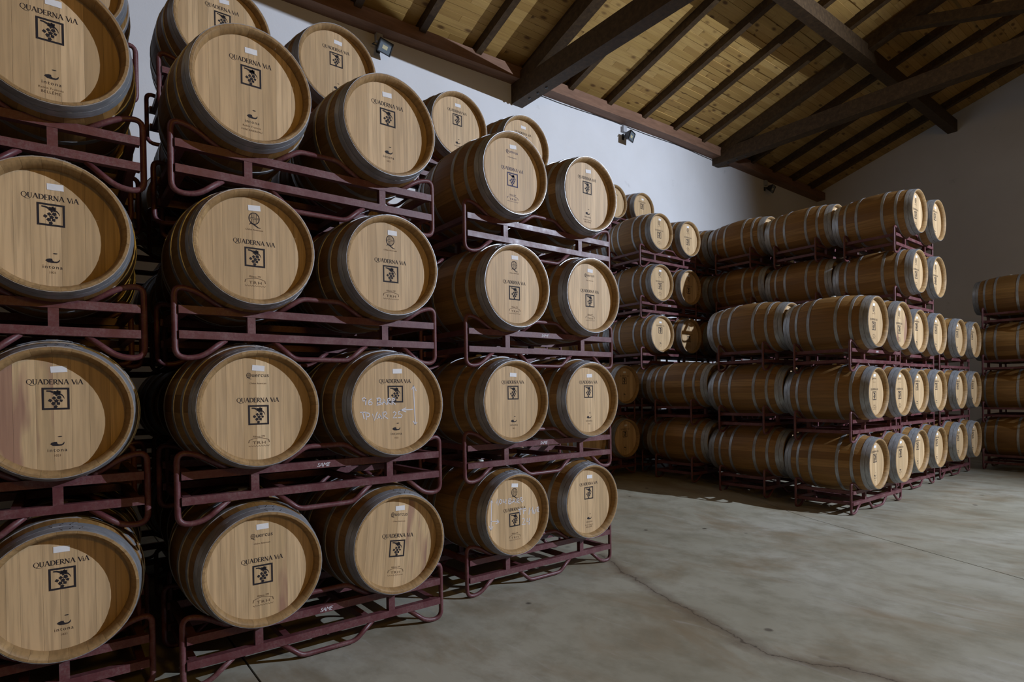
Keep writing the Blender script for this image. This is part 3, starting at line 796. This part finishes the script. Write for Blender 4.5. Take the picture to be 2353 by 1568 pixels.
for k in range(2):
    X = -2.96 - 1.045 * k
    stack(f'{RN[k]} of right block', X, 11.295, 3, G4, cols=CN[2], dz=ramp_h(X - L2, 11.6), lx=1.085, rname=f'columns five and six, {RN[k]} of right block')
stack('dark stack at right edge', -2.27, 13.2, 4, 'barrels at the right edge', cols=('near', 'far'))

# ------------------------------------------------------------------ wall floodlights, cable
def floodlight(y, z, label, tilt, yaw, box=True):
    t = thing('floodlight', label, 'floodlight', (WX, y, z), 'floodlights on the left wall')
    if box: obj('junction_box', MB().box(0, .07, -.05, .05, .09, .21).mesh('junction_box', ['greybox']), t)
    br = MB().box(0, .012, -.03, .03, -.05, .05)
    br.tube([(.01, 0, 0), (.09, 0, 0)], .01, 8); br.tube([(.09, -.13, 0), (.09, .13, 0)], .008, 8)
    br.tube([(.09, -.13, 0), (.16, -.13, -.02)], .008, 8); br.tube([(.09, .13, 0), (.16, .13, -.02)], .008, 8)
    obj('bracket', br.mesh('bracket', ['black']), t)
    hb = MB(); k = 0
    # tapering housing: wide front frame, small back
    fr = [(-.12, -.09), (.12, -.09), (.12, .09), (-.12, .09)]; bk = [(-.07, -.05), (.07, -.05), (.07, .05), (-.07, .05)]
    hb.v += [(.05, a, b) for a, b in fr] + [(-.05, a, b) for a, b in bk] + [(.07, a, b) for a, b in fr] + [(.07, a * .88, b * .85) for a, b in fr] + [(.055, a * .88, b * .85) for a, b in fr]
    for i in range(4):
        j = (i + 1) % 4
        hb.face([i, j, 4 + j, 4 + i]); hb.face([i, j, 8 + j, 8 + i]); hb.face([8 + i, 8 + j, 12 + j, 12 + i]); hb.face([12 + i, 12 + j, 16 + j, 16 + i])
    hb.face([4, 5, 6, 7])
    for q in range(5): hb.box(-.075, -.03, -.055 + q * .026, -.05 + q * .026, -.045, .045)
    h = obj('housing', fix_normals(hb.mesh('housing', ['black'])), t, (.17, 0, -.03), (0, tilt, yaw))
    obj('glass', MB().box(.054, .058, -.105, .105, -.076, .076).mesh('glass', ['glass']), h)
    obj('led_panel', MB().box(.058, .0595, -.045, .045, -.03, .02).mesh('led_panel', ['led']), h)
    return t
floodlight(3.87, 6.60, 'black floodlight under the roof edge above the second stack', .55, .25)
floodlight(9.27, 6.68, 'black floodlight with grey junction box, middle of the wall', .35, .35)
floodlight(14.8, 6.74, 'small dark floodlight near the far corner of the wall', .45, .2)
cb = MB()
cb.tube([(WX + .012, 7.0 + .5 * k, zp(7.0 + .5 * k) - .16 - .012 * math.sin(k * 1.3)) for k in range(12)], .006, 6)
o = obj('power_cable', cb.mesh('power_cable', ['black'])); o['label'] = 'thin black cable running along the wall under the roof edge'; o['category'] = 'cable'

# the floodlight that lights the hall hangs from the roof outside the frame
def fill_lamp_mount(name, label, pos, drop_top):
    t = thing(name, label, 'lamp', pos)
    obj('fill_lamp_rod', MB().tube([(0, 0, .12), (0, 0, drop_top - pos[2])], .012, 8).mesh('fill_lamp_rod', ['black']), t)
    return t
t = thing('floodlight', 'floodlight on the opposite wall outside the frame', 'floodlight', (EX, KEY_POS.y, KEY_POS.z))
obj('bracket', MB().box(-.02, 0, -.05, .05, -.06, .06).tube([(-.01, 0, 0), (-.2, 0, 0)], .012, 8).mesh('bracket', ['black']), t)
d = (KEY_AIM - KEY_POS).normalized(); q = d.to_track_quat('X', 'Z')
hs = obj('housing', MB().box(-.13, -.05, -.16, .16, -.12, .12).mesh('housing', ['black']), t, tuple(KEY_POS - Vector((EX, KEY_POS.y, KEY_POS.z)))); hs.rotation_euler = q.to_euler()
ld = bpy.data.lights.new('key', 'SPOT'); ld.energy = KEY_W; ld.color = KEY_COL; ld.spot_size = math.radians(106); ld.spot_blend = .62; ld.shadow_soft_size = .035
lo_ = bpy.data.objects.new('floodlight_beam', ld); COL.objects.link(lo_); lo_.location = KEY_POS; lo_.rotation_euler = d.to_track_quat('-Z', 'Y').to_euler()
for i, (pos, en) in enumerate(FILLS):  # unseen fill lamps added to warm the shadows, with made-up fittings
    t = fill_lamp_mount('added_fill_lamp', ('added warm fill lamp behind the camera', 'added warm fill lamp over the far aisle')[i], pos, zroof(pos[0], pos[1]))
    obj('fill_lamp_shade', MB().lathe([(.12, .03), (.1, .06), (.0, .3), (-.02, .3)], 24, axis='z').mesh('fill_lamp_shade', ['greybox']), t)
    pl = bpy.data.lights.new('warm', 'POINT'); pl.energy = en; pl.color = FILL_COL; pl.shadow_soft_size = .35
    po = bpy.data.objects.new('fill_glow', pl); COL.objects.link(po); po.location = (pos[0], pos[1], pos[2] - .5)
